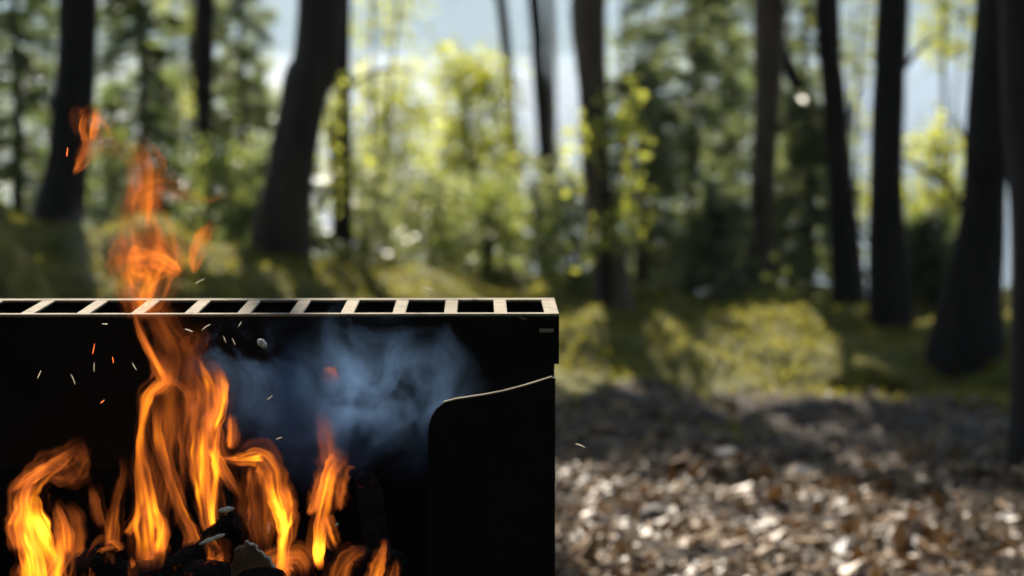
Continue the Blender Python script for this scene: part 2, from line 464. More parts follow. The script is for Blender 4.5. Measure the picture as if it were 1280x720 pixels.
class Crown:
    def __init__(s): s.V = []; s.F = []; s.n = 0
    def add(s, V, Fc):
        s.V.append(V); s.F.append(Fc+s.n); s.n += len(V)
    def build(s, name, mat, parent):
        return mesh_obj(name, np.concatenate(s.V), np.concatenate(s.F), mat, parent, smooth=False)

kx, ky = -sunv.x/sunv.z, -sunv.y/sunv.z     # horizontal drift of a shadow per metre of height

def tree(label, pts, Y, mat, height, crown_r, base_flare=1.12, needles=True, n_clump=240, Ybase=None, limbs=2, lean=1.0):
    """pts: (u, v, width) picture points of the trunk from bottom to the top of the frame"""
    u0, v0, w0 = pts[0]
    b = at(u0, v0, Y); b.z = gzf(b.x, Y)
    root = empty('tree', (b.x, Y, b.z))
    P = [np.array([0, 0, -0.25])]; r = [px(w0, Y)/2*base_flare*1.15]
    P.append(np.array([0, 0, 0.02])); r.append(px(w0, Y)/2*base_flare)
    for (u, v, w_) in pts[1:]:
        q = at(u, v, Y); P.append(np.array([q.x-b.x, 0, q.z-b.z])); r.append(px(w_, Y)/2)
    d = P[-1]-P[-2]; d = d/abs(d[2])
    top = P[-1]
    for k in range(1, 6):
        f = k/5
        h = (height-top[2])*f
        P.append(top+np.array([d[0]*h*(1-0.55*f)*lean+0.10*math.sin(k*2.1+u0), 0.12*math.sin(k*1.7+u0), h])); r.append(r[len(pts)]*(1-0.82*f))
    # even sampling of spline
    A = spline(np.column_stack([np.array(P), r]), 60)
    V, Fc, _, _ = tube_np(A[:, :3], np.maximum(A[:, 3], 0.01), 14, 0.07)
    mb = MB(); mb.V = V.tolist(); mb.F = Fc
    top = A[-1, :3]
    C = Crown(); cl = []
    cz0 = height*0.42
    for i in range(n_clump):
        f = rng.random()**0.9
        z = cz0+(height+0.4-cz0)*f
        rad = crown_r*(1-0.75*f)*math.sqrt(rng.random())*1.05
        a = rng.uniform(0, 6.283)
        ax = A[np.argmin(abs(A[:, 2]-z)), :3]
        c = np.array([ax[0]+rad*math.cos(a), ax[1]+rad*math.sin(a), z-0.25*rad])
        wz = c[2]+b.z-0.1
        if b.x+c[0]+kx*wz < -0.8 and Y+c[1]+ky*wz > 8.2: wz -= 0.3
        dk = lit_zone(b.x+c[0]+kx*wz, Y+c[1]+ky*wz)
        # clumps spread over ~0.35 m: test neighbours too
        for dx, dy in ((0.6, 0), (-0.6, 0), (0, 0.8), (0, -0.8), (0.42, 0.55), (-0.42, 0.55), (0.42, -0.55), (-0.42, -0.55), (0, 0.3), (0, -0.3), (0, 0.55), (0, -0.55)):
            dk = 0.0 if lit_zone(b.x+c[0]+kx*wz+dx, Y+c[1]+ky*wz+dy) == 0.0 else dk
        if rng.random() < dk: cl.append((c, ax))
    # boughs reaching over the shaded strip of ground
    for i in range(9000 if n_clump else 0):
        gx, gy = (rng.uniform(0.1, 2.6), rng.uniform(7.0, 8.7) if i % 4 == 0 else rng.uniform(8.4, 11.3)) if i % 3 else (rng.uniform(-3, -0.6), rng.uniform(8.2, 10.4))
        hz = 0.1 if i % 3 else 0.4
        strip = lit_zone(gx, gy) >= 0.95
        z = rng.uniform(cz0+0.4, height)
        if lit_zone(gx, gy) < 0.8 or (strip and rng.random() < 0.3): continue
        mg = 0.85 if strip else 0.9
        c = np.array([gx-kx*(z-hz)-b.x, gy-ky*(z-hz)-Y, z-b.z])
        ax = A[np.argmin(abs(A[:, 2]-c[2])), :3]
        if math.hypot(*(c-ax)[:2]) > crown_r+1.5: continue
        if all(lit_zone(gx+dx*mg, gy+dy*mg) > 0 for dx, dy in ((0.55, 0), (-0.55, 0), (0, 0.55), (0, -0.75), (0.4, -0.5), (-0.4, -0.5), (0, 0.28), (0, -0.25), (0, -0.5), (0.28, 0), (-0.28, 0), (0.3, 0.3), (-0.3, 0.3))): cl.append((c, ax))
    for j, (c, ax) in enumerate(cl):
        n = 46
        Pn = c+np.clip(rng.normal(0, 1, (n, 3)), -1.7, 1.7)*np.array([0.26, 0.26, 0.16])
        Dn = (c-ax)[None]*0.6+rng.normal(0, 0.5, (n, 3))
        C.add(*leaf_quads(Pn, Dn, np.full(n, 0.22), 0.35 if needles else 0.7, 0.3))
        if j % 5 == 0 and np.linalg.norm(c-ax) < 1.3:
            q = spline(np.array([ax-np.array([0, 0, 0.35]), (ax+c)/2+np.array([0, 0, 0.05]), c]), 8)
            mb.tube(q, np.linspace(0.035, 0.008, 8), 6)
    # dead lower limbs, seen as thin stubs
    for j in range(limbs):
        k = int(rng.uniform(10, 30)); a = rng.uniform(0, 6.28); ax = A[k, :3]; L = rng.uniform(0.15, 0.4)
        e = ax+np.array([math.cos(a)*L, math.sin(a)*L, rng.uniform(0.05, 0.4)])
        mb.tube(spline(np.array([ax, (ax+e)/2+np.array([0, 0, 0.05]), e]), 8), np.linspace(0.014, 0.004, 8), 5)
    mb.build('trunk', mat, root, smooth=True)
    if C.n:
        C.build('crown', M['needle'] if needles else M['leaf_mid'], root)
    tag(root, label, 'tree', 'tall trees of the lakeside wood')
    return root

BD, BB, BG = M['bark_dark'], M['bark_brown'], M['bark_grey']
tree('dark straight tree trunk at far left behind the upper flame wisps', [(72, 300, 60), (84, 200, 54), (97, 0, 52)], 9.8, BD, 11, 1.7)
tree('slim upright trunk deep among the dark conifers on the left', [(252, 330, 26), (255, 200, 22), (256, 0, 27)], 13.0, BD, 10, 1.4)
tree('thick dark trunk leaning to the right beside a thinner upright one', [(350, 345, 68), (366, 200, 62), (382, 110, 60), (402, 0, 60)], 10.3, M['bark_smoke_haze'], 12, 1.8, lean=0.1)
tree('thin upright trunk just right of the leaning trunk', [(428, 335, 26), (428, 150, 24), (427, 0, 22)], 11.6, BD, 11, 1.4)
tree('very thin dark trunk, left one of a close pair against the lake', [(650, 330, 13), (645, 230, 12), (636, 110, 12), (626, 0, 13)], 14.0, BD, 9, 1.0, limbs=4, needles=False)
tree('thin dark trunk, right one of a close pair against the lake', [(687, 350, 20), (682, 220, 18), (673, 80, 17), (668, 0, 16)], 13.6, BD, 10, 1.2, needles=False, limbs=3)
tree('faint slender grey stem behind the close pair of thin trunks', [(694, 340, 14), (690, 150, 12), (686, 0, 11)], 19.0, BG, 9, 1.2, needles=False)
tree('brown trunk wrapped in bright leaves with a dark stump-like foot', [(772, 400, 46), (748, 250, 36), (742, 120, 38), (736, 0, 44)], 9.9, M['bark_hazel'], 2.5, 0.6, n_clump=0)
tree('dim trunk rising through the dark spruce with a side branch at its top', [(945, 405, 34), (955, 200, 32), (962, 0, 40)], 11.2, M['bark_hazel'], 11, 1.6)
tree('curved trunk bending left of the tall black trunk', [(1062, 400, 44), (1052, 250, 34), (1042, 120, 30), (1034, 0, 32)], 11.0, BD, 11, 1.5)
tree('tall straight black trunk standing on the moss on the right', [(1113, 398, 52), (1108, 260, 44), (1112, 100, 42), (1116, 0, 40)], 10.1, BD, 12, 1.7)
tree('broad dark trunk with a wide flared foot at right', [(1207, 432, 84), (1226, 300, 62), (1236, 180, 60), (1254, 0, 66)], 9.3, BD, 12, 1.8)
tree('nearest dark brown trunk cut off by the right edge of the photo', [(1330, 600, 112), (1316, 400, 108), (1312, 200, 110), (1308, 0, 114)], 7.0, BD, 12, 1.8, base_flare=1.25)
# the leaning stem between the dim trunk and the curved one
tree('young leaning stem slanting from the curved trunk up to the left', [(1072, 300, 22), (1040, 190, 22), (1000, 115, 20), (966, 40, 18), (952, 0, 16)], 11.8, BD, 8, 0.9, base_flare=1.1, limbs=1, n_clump=60)

def conifer(label, u, v_top, hw, Y, n_leaf, mat, taper=0.5, dens=1.0, group='young spruces under the tall trees'):
    """young spruce: tiers of drooping twigs with needle sprays; may rise past the frame"""
    c = at(u, 200, Y); bz = gzf(c.x, Y)
    ztop = at(u, v_top, Y).z
    H = ztop-bz; Rm = px(hw, Y)
    root = empty('spruce', (c.x, Y, bz))
    mb = MB()
    st = spline(np.array([[0, 0, -0.1], [0.02, 0.01, H*0.5], [0, 0, H]]), 12)
    mb.tube(st, np.linspace(0.035, 0.006, 12), 8, 0.05)
    C = Crown()
    nb = int(26*dens+H*10)
    per = n_leaf//nb
    for i in range(nb):
        f = (i+rng.random())/nb
        z = H*(0.06+0.92*f)
        L = Rm*(1-(1-taper)*f)*rng.uniform(0.6, 1.15)*(1.0 if f < 0.85 else (1-f)/0.15+0.25)
        a = i*2.399+rng.normal(0, 0.4)
        dx, dy = math.cos(a), math.sin(a)
        q = spline(np.array([[0, 0, z], [dx*L*0.5, dy*L*0.5, z+0.02*L-0.05*L], [dx*L, dy*L, z-0.22*L+rng.normal(0, 0.03)]]), 7)
        mb.tube(q, np.linspace(0.010, 0.003, 7), 4)
        k = rng.random(per)**0.7
        base = np.stack([np.interp(k, np.linspace(0, 1, 7), q[:, j]) for j in range(3)], 1)
        side = np.array([-dy, dx, 0])
        off = rng.normal(0, 1, per)[:, None]*side*0.22*L*(1.1-k)[:, None]+rng.normal(0, 0.018, (per, 3))-np.array([0, 0, 1])*abs(rng.normal(0, 0.03, (per, 1)))
        D = np.array([dx, dy, -0.25])[None]+np.sign(rng.normal(0, 1, per))[:, None]*side*0.8
        C.add(*leaf_quads(base+off, D, np.full(per, 0.075), 0.28, 0.2, 0.3))
    mb.build('trunk', M['bark_dark'], root, smooth=True)
    C.build('crown', mat, root)
    tag(root, label, 'spruce', group)
    return root

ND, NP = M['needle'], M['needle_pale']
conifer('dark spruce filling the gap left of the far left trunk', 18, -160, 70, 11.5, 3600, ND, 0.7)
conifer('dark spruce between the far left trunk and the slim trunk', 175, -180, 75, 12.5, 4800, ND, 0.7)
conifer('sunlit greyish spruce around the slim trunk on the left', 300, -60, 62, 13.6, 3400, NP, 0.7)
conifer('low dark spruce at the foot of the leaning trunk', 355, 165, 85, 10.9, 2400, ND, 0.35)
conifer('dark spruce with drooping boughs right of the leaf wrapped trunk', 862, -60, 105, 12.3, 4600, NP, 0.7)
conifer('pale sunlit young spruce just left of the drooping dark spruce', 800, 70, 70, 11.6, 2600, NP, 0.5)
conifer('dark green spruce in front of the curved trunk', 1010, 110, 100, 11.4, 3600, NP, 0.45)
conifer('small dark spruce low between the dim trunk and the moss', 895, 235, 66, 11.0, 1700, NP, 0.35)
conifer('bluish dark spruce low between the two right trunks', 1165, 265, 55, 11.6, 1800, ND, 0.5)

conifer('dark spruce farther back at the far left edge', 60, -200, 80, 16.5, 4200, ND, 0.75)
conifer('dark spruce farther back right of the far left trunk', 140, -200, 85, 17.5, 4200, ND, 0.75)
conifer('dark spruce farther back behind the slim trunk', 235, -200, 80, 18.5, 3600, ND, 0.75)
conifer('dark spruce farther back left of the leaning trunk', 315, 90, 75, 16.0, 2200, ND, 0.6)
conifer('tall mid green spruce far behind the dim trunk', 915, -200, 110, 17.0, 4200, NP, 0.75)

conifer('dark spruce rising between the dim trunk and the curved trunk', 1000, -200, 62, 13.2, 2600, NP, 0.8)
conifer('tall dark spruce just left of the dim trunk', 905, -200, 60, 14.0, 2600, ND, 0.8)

def shrub(label, u, v_top, v_low, hw, Y, n, mat, size=0.045, stems=4, name='shrub', cat='shrub', group='leafy bushes on the lake bank', clump=16, spread=1.0):
    """several stems from one root; leaves sit in clusters along side twigs between v_top and v_low"""
    c = at(u, 200, Y); bz = gzf(c.x, Y)
    z1 = at(u, v_top, Y).z-bz; z0 = at(u, v_low, Y).z-bz
    Rm = px(hw, Y)
    root = empty(name, (c.x, Y, bz))
    mb = MB(); C = Crown()
    tips = []
    for s in range(stems):
        a = s*6.283/stems+rng.uniform(-0.5, 0.5)
        rr = Rm*rng.uniform(0.15, 0.6)
        e = np.array([math.cos(a)*rr, math.sin(a)*rr, z1*rng.uniform(0.82, 1.0)])
        q = spline(np.array([[0, 0, -0.08], [e[0]*0.35+rng.normal(0, .03), e[1]*0.35, e[2]*0.45], e]), 14)
        mb.tube(q, np.linspace(0.014, 0.004, 14), 5)
        tips.append(q)
    ncl = max(8, n//clump)
    for i in range(ncl):
        q = tips[i % stems]
        z = z0+(z1-z0)*rng.random()
        ax = q[np.argmin(abs(q[:, 2]-z))]
        a = rng.uniform(0, 6.283)
        f = (z-z0)/max(z1-z0, 1e-3)
        prof = 0.55+0.45*math.sin(math.pi*min(max(f, 0.05), 0.95))
        L = Rm*prof*rng.uniform(0.3, 1.0)*spread
        e = np.array([ax[0]*0.5+math.cos(a)*L, ax[1]*0.5+math.sin(a)*L, z+rng.uniform(-0.02, 0.1)])
        if i % 2 == 0:
            mb.tube(spline(np.array([ax, (ax+e)/2+np.array([0, 0, 0.02]), e]), 5), np.linspace(0.004, 0.002, 5), 4)
        k = rng.random(clump)[:, None]
        Pn = ax*(1-k)*0.35+e*(1-(1-k)*0.35)+rng.normal(0, size*1.1, (clump, 3))
        D = np.tile(np.array([math.cos(a), math.sin(a), 0.1]), (clump, 1))
        C.add(*leaf_quads(Pn, D, np.full(clump, size), 0.62, 0.3, 0.7))
    mb.build('stem', M['bark_dark'], root, smooth=True)
    C.build('foliage', mat, root)
    tag(root, label, cat, group)
    return root

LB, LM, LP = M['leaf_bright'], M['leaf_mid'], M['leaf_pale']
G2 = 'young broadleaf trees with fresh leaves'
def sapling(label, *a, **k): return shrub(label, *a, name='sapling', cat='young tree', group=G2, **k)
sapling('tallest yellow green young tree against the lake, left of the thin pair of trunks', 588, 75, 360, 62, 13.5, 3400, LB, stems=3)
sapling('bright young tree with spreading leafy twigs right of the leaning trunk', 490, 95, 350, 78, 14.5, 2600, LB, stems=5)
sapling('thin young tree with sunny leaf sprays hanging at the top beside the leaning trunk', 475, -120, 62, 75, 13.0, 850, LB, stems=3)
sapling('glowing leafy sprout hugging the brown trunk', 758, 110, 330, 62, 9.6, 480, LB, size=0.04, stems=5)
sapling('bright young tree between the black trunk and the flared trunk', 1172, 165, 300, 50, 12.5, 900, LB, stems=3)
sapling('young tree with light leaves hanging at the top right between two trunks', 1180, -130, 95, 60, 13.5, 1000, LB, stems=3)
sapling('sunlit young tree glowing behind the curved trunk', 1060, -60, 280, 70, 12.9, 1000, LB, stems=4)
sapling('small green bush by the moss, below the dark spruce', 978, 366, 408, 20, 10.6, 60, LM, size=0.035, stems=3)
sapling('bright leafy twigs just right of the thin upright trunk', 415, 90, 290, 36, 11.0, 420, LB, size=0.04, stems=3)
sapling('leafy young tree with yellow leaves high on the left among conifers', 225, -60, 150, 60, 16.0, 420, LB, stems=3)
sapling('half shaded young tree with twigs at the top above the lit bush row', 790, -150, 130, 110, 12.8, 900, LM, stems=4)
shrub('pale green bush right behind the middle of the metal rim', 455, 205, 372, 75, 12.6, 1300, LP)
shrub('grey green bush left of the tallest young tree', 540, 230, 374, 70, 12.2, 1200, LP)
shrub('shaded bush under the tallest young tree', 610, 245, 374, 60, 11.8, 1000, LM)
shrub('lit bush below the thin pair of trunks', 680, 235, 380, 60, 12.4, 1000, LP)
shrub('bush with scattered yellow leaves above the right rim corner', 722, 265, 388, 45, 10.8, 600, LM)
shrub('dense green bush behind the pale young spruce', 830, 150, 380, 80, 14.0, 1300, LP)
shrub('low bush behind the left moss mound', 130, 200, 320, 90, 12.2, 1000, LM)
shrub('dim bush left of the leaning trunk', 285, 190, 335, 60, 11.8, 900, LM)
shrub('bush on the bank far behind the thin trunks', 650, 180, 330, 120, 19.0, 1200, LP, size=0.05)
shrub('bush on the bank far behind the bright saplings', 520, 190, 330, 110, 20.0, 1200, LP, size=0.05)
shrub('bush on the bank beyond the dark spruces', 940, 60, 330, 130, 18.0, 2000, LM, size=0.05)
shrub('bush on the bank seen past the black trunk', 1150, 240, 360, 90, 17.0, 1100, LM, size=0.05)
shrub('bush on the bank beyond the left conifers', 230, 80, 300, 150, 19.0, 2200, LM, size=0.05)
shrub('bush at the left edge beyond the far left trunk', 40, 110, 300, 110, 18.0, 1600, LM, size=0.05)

def woodland():
    # the rest of the wood: foliage mass behind and beside the viewer, which keeps the open sky off the near things
    n = 9000
    a = rng.uniform(R(100), R(260), n); r = rng.uniform(7, 16, n)
    P = np.stack([r*np.sin(a), r*np.cos(a)+1.5, 0.2+13*rng.random(n)], -1)
    P = P[np.sin(P[:, 0]*1.9+P[:, 1]*1.3)+0.6*np.sin(P[:, 2]*1.7+P[:, 0]) > -0.9]
    n = len(P)
    V, Fc = leaf_quads(P, rng.normal(0, 1, (n, 3)), np.full(n, 0.75), 0.7, 0.3)
    o = mesh_obj('woodland', V, Fc, M['needle'], smooth=False)
    tag(o, 'dense dark wood surrounding the clearing', 'wood', kind='stuff')
woodland()

# ------------------------------------------------------------------ ground cover
def litter():
    n = 56000
    t = rng.random(n)
    Y = 4.8+(10.4-4.8)*t**1.15
    X = Y*rng.uniform(-0.12, 0.27, n)
    keep = (Y < 8.3+0.4*rng.normal(0, 1, n)) & (rng.random(n) < 1-0.65*sstep(7.0, 7.7, Y)) & (rng.random(n) < 0.55+1.6*(vnoise(X*6, Y*4)+0.25))
    X, Y = X[keep], Y[keep]; n = len(X)
    P = np.stack([X, Y, gz(X, Y)+rng.uniform(0.0, 0.022, n)], -1)
    D = rng.normal(0, 1, (n, 3)); D[:, 2] *= 0.35
    V1, F1 = leaf_quads(P, D, np.where(rng.random(n) < 0.08, rng.uniform(0.05, 0.08, n), 0.012+0.042*rng.random(n)**1.7), 0.62, 0.5, 0.1, lie=0.42)
    o = mesh_obj('fallen_leaves', V1, F1, M['litter'], smooth=False)
    tag(o, 'dry brown and beige fallen leaves and wood chips covering the ground', 'fallen leaves', kind='stuff')
litter()

def moss_cover():
    n = 60000
    Y = rng.uniform(7.4, 12.4, n); X = Y*rng.uniform(-0.27, 0.27, n)
    p = sstep(8.05, 9.0, Y+1.0*vnoise(X*1.3, Y*1.3)+0.5*vnoise(X*4, Y*4))
    k = rng.random(n) < p*(0.35+0.9*(vnoise(X*2.2+9, Y*2.2)+0.5))
    X, Y = X[k], Y[k]; n = len(X)
    P = np.stack([X, Y, gz(X, Y)-0.004], -1)
    D = rng.normal(0, 0.5, (n, 3)); D[:, 2] = 0.45
    V, Fc = leaf_quads(P, D, np.full(n, 0.034), 0.55, 0.3, 0.2, lie=0.5)
    o = mesh_obj('moss', V, Fc, M['moss'], smooth=False)
    tag(o, 'yellow green moss growing over the rises between the trees', 'moss', kind='stuff')
moss_cover()

def lump(name, label, cat, u, Y, w_px, h_px, mat, group=None, dw=0.8, sink=0.25):
    c = at(u, 400, Y); z = gzf(c.x, Y)
    rx, rz, ry = px(w_px, Y)/2, px(h_px, Y)/2/(1-sink*0.5), px(w_px, Y)/2*dw
    nu, nv = 28, 16
    V = []; Fc = []
    o3 = rng.uniform(0, 50, 3)
    for i in range(nv+1):
        ph = math.pi*i/nv
        for j in range(nu):
            th = 2*math.pi*j/nu
            d = np.array([math.sin(ph)*math.cos(th), math.sin(ph)*math.sin(th), math.cos(ph)])
            k = 1+0.35*float(vnoise(d[0]*1.6+o3[0]+d[2], d[1]*1.6+o3[1]-d[2]))+0.18*float(vnoise(d[0]*4+o3[2]+d[2]*3, d[1]*4-d[2]*3))
            V.append((d[0]*rx*k, d[1]*ry*k, d[2]*rz*k))
    for i in range(nv):
        for j in range(nu):
            Fc.append([i*nu+j, (i+1)*nu+j, (i+1)*nu+(j+1) % nu, i*nu+(j+1) % nu])
    o = mesh_obj(name, V, Fc, mat)
    o.location = (c.x, Y, z+rz*(1-2*sink))
    o.rotation_euler = (0, 0, rng.uniform(-0.5, 0.5))
    tag(o, label, cat, group)
    return o

M['moss_rock'] = noise_mat('moss_rock', 9, [(0.3, (0.05, 0.05, 0.012)), (0.5, (0.17, 0.15, 0.024)), (0.75, (0.28, 0.22, 0.055))], 0.9, 1.0, 40, bdist=0.02, spec=0.1)
lump('mossy_boulder', 'rounded boulder overgrown with sunlit yellow moss by the black trunk', 'boulder', 1084, 9.1, 105, 46, M['moss_rock'])
GS = 'stones among the fallen leaves'
lump('stone', 'dark rounded stone nearest to the fire pit wing', 'stone', 818, 6.3, 40, 24, M['stone'], GS)
lump('stone', 'dark brown stone lying low beside the fire pit', 'stone', 748, 6.05, 34, 26, M['stone'], GS)
lump('stone', 'pale flat stone in the shade at the edge of the sunny leaves', 'stone', 1003, 7.15, 40, 16, M['stone_pale'], GS)
lump('stone', 'pale stone in the shaded strip left of the other pale one', 'stone', 905, 7.3, 40, 16, M['stone_pale'], GS)
lump('stone', 'dark stone in the middle of the sunny leaves', 'stone', 1058, 6.0, 40, 22, M['stone'], GS)
lump('stone', 'pale stone lying at the right edge by the nearest trunk', 'stone', 1262, 6.25, 30, 16, M['stone_pale'], GS)

def fallen_log():
    a = at(-40, 300, 8.6); b = at(78, 300, 8.2)
    P = []
    for k in np.linspace(0, 1, 14):
        x = a.x+(b.x-a.x)*k; y = 8.9-0.7*k
        P.append((x, y, max(gzf(x, y), 0)+0.10+0.12*(1-k)))
    V, Fc, _, _ = tube_np(P, np.linspace(0.08, 0.055, 14), 14, 0.12, up=(0, 0, 1))
    o = mesh_obj('fallen_log', V, Fc, M['moss_rock'])
    tag(o, 'mossy fallen log slanting down the mound at the left edge', 'log')
fallen_log()

# ================================================================== FIRE PIT
PY = 3.0
XR = at(699, 392, PY).x
ZT = at(640, 392, PY).z
ZB = at(640, 585, PY).z
ZL = at(640, 455, PY).z
XW1 = at(690, 400, 2.72).x
XW0 = at(531, 600, 2.72).x
pit = empty('fire_pit', (0, PY, 0), R(0.76))
tag(pit, 'black sheet steel fire pit with a slotted rim along its back wall', 'fire pit')
XL = -0.96
D = 0.19
# slotted rim plate: one mesh of strips and rungs, top surface bare and sunlit
mb = MB()
th = 0.0035
mb.box((XL, 0.0, ZT-th), (XR, 0.014, ZT)); mb.box((XL, D-0.02, ZT-th), (XR, D, ZT))
rung_u = [690, 626, 563, 498, 433, 369, 303, 237, 170, 102, 32, -36, -104, -172, -240, -308]
for i, u in enumerate(rung_u):
    cx = at(u, 392, PY).x
    hw = 0.0082
    if i == 0: x0, x1 = XR-0.018, XR
    else: x0, x1 = cx-hw, cx+hw
    if x0 < XL: continue
    mb.box((x0, 0.0142, ZT-th), (x1, D-0.0202, ZT-0.0004))
mb.box((XL, 0.0142, ZT-th), (XL+0.018, D-0.0202, ZT-0.0004))
mb.build('slotted_rim', M['bare'], pit, bevel=0.0008)
# hollow back wall box
mb = MB(); mb.box((XL, 0.001, ZB), (XR, 0.005, ZT-th-0.0005))
xe = XR-0.003
mb.V = []; mb.F = []
# front sheet with the lower right corner cut back as in the photo
poly = [(XL, ZB), (at(686, 500, PY).x, ZB), (at(686, 500, PY).x, ZL), (XR, ZL), (XR, ZT-th-0.0006), (XL, ZT-th-0.0006)]
mb.prism_y(poly, 0.001, 0.005)
mb.build('back_wall', M['steel'], pit, bevel=0.0006)
mb = MB(); mb.box((XL, D-0.005, 0.42), (XR, D-0.001, ZT-th-0.0006)); mb.build('rear_sheet', M['steel'], pit)
mb = MB(); mb.box((XR-0.0045, 0.0055, ZL), (XR-0.0005, D-0.0055, ZT-th-0.0006)); mb.build('end_cap', M['steel'], pit)
mb = MB(); mb.box((XL+0.0005, 0.0055, ZL), (XL+0.0045, D-0.0055, ZT-th-0.0006)); mb.build('end_cap', M['steel'], pit)
# tab that pokes through the front sheet near the end, and a bare nick under the rim
a, b = at(674, 411, PY), at(692, 415, PY)
mb = MB(); mb.box((a.x, -0.006, b.z), (b.x, 0.0008, a.z)); mb.build('locking_tab', M['bare'], pit, bevel=0.0008)
a, b = at(648, 391, PY), at(659, 395, PY)
mb = MB(); mb.prism_y([(a.x, ZT-0.0042), (b.x-0.002, ZT-0.0042), (b.x, ZT-0.0085), (a.x+0.006, ZT-0.0075)], -0.003, 0.0008); mb.build('weld_nick', M['bare'], pit)
# fire tray
mb = MB(); mb.box((XL, -0.30, 0.55), (XW1-0.004, D-0.0055, 0.554)); mb.build('fire_tray', M['steel'], pit)
# front wing plates down to the ground, with the highlight on their curved top edge put in as a pale strip
def wing(side):
    top = [(531, 545), (532, 532), (535, 520), (541, 510), (550, 503), (565, 499), (585, 496), (605, 493), (625, 489), (645, 484), (665, 478), (686, 471.5)]
    P = [at(u, v, 2.72) for u, v in top]
    pts = [(p.x, p.z) for p in P]
    body = [(XW0, 0.0)]+pts+[(XW1, pts[-1][1]), (XW1, 0.0)]
    edge_t = 0.0016
    rim = [(x, z+edge_t) for x, z in pts[4:]]
    strip = pts[4:]+rim[::-1]
    if side < 0:
        cx = (XL+XR)/2
        mir = lambda L: [(2*cx-x, z) for x, z in L][::-1]
        body, strip = mir(body), mir(strip)
    g = MB(); g.prism_y(body, -0.285, -0.281); w_ = g.build('wing_plate', M['steel'], pit)
    g = MB(); g.prism_y(strip, -0.2853, -0.2805); g.build('edge_highlight', M['bare'], w_)
    s = MB(); x0, x1 = (XW1-0.0042, XW1-0.0006) if side > 0 else (XL+XR-XW1+0.0006, XL+XR-XW1+0.0042)
    s.box((x0, -0.2805, 0.0), (x1, D-0.0055, ZB-0.02)); s.build('side_plate', M['steel'], pit)
wing(1); wing(-1)

# ------------------------------------------------------------------ firewood
def log_between(name, label, p, q, r0, r1, mat, cat='log', group='burning firewood', seg=18, flat=1.0, wob=0.12):
    p = np.array(p); q = np.array(q)
    mid = (p+q)/2+rng.normal(0, 0.006, 3)
    A = spline(np.array([p, mid, q]), 22)
    V, Fc, _, _ = tube_np(A-p, np.linspace(r0, r1, 22)*np.concatenate([[0.86], np.ones(20), [0.86]]), seg, wob, flat, up=(0.2, 1, 0.3))
    o = mesh_obj(name, V, Fc, mat)
    o.location = tuple(p)
    return tag(o, label, cat, group)
T0 = 0.555
def P3(u, v, Y): return tuple(at(u, v, Y))
log_between('log', 'charred log leaning upright against the back wall, right of the last tall flame', (at(487, 700, 2.93).x, 2.86, T0+0.02), P3(457, 592, 2.96), 0.018, 0.014, M['char'])
log_between('log', 'charred log lying lowest along the front of the tray', (-0.62, 2.80, T0+0.02), (-0.16, 2.83, T0+0.02), 0.03, 0.027, M['char'])
log_between('log', 'charred log crossing over the lowest one under the central flames', (-0.50, 2.90, T0+0.05), (-0.27, 2.77, T0+0.07), 0.026, 0.022, M['char'])
log_between('log', 'charred log with a burnt hollow end among the right flames', (at(330, 700, 2.9).x, 2.93, T0+0.05), P3(308, 648, 2.84), 0.020, 0.017, M['char'])
log_between('log', 'black log stub below the leftmost flame', (-0.60, 2.93, T0+0.03), (-0.48, 2.85, T0+0.085), 0.024, 0.022, M['char'])
log_between('log', 'black log under the tall flame pair, sloping right', P3(215, 712, 2.82), P3(285, 655, 2.88), 0.016, 0.015, M['char'])
log_between('log', 'charred log behind the small flame at the right of the fire', (-0.25, 2.94, T0+0.04), (-0.135, 2.86, T0+0.07), 0.028, 0.022, M['char'])
log_between('log', 'blackened upright log end beside the burnt hollow log', P3(283, 705, 2.9), P3(268, 600, 2.92), 0.019, 0.017, M['char'])

def bark_slab():
    root = empty('bark_slab', P3(320, 712, 2.78))
    o0 = np.array(P3(320, 712, 2.78))
    out = [(290, 735), (289, 706), (294, 696), (292, 688), (299, 682), (303, 684), (309, 675), (314, 681), (319, 680), (322, 688), (328, 690), (331, 695), (337, 697), (340, 706), (344, 709), (346, 720), (350, 735)]
    pts = [(at(u, v, 2.78).x-o0[0], at(u, v, 2.78).z-o0[2]) for u, v in out]
    g = MB(); g.prism_y(pts, -0.006, 0.010); g.build('bark', M['bark_burnt'], root, bevel=0.002)
    e = [np.array([p[0], -0.003, p[1]]) for p in pts[6:]]
    A = spline(np.array(e), 30)
    A[:, [0, 2]] += rng.normal(0, 0.0007, (30, 2))
    V, Fc, _, _ = tube_np(A, rng.uniform(0.0010, 0.0022, 30), 8)
    mesh_obj('ash_edge', V, Fc, M['ash'], root)
    tag(root, 'curled brown bark slab with a white ash edge at the bottom of the fire', 'bark')
bark_slab()

def flake(name, label, u, v, Y, L, W, ang, mat, cat, group):
    p = at(u, v, Y); l, w_ = px(L, Y)/2, px(W, Y)/2
    n = 9
    ts = np.linspace(-1, 1, n)
    bend = rng.uniform(-0.12, 0.12)*l*(1 if L > 8 else 0)
    A = np.stack([ts*l, rng.normal(0, 0.0004, n)+0.3*l*ts*rng.uniform(-1, 1), bend*(1-ts**2)], -1)
    V, Fc, _, _ = tube_np(A, w_*np.sqrt(np.clip(1-ts**2*0.93, 0.04, 1))*rng.uniform(0.75, 1.15, n), 7, 0.1, 0.5)
    c, s = math.cos(ang), math.sin(ang)
    V = np.stack([V[:, 0]*c-V[:, 2]*s, V[:, 1], V[:, 0]*s+V[:, 2]*c], -1)
    o = mesh_obj(name, V, Fc, mat); o.location = p
    return tag(o, label, cat, group)
GA = 'ash pieces on the firewood'
flake('ash_flake', 'white ash flake on the charred wood left of the burnt hollow end', 283, 637, 2.80, 20, 8, 0.1, M['ash'], 'ash', GA)
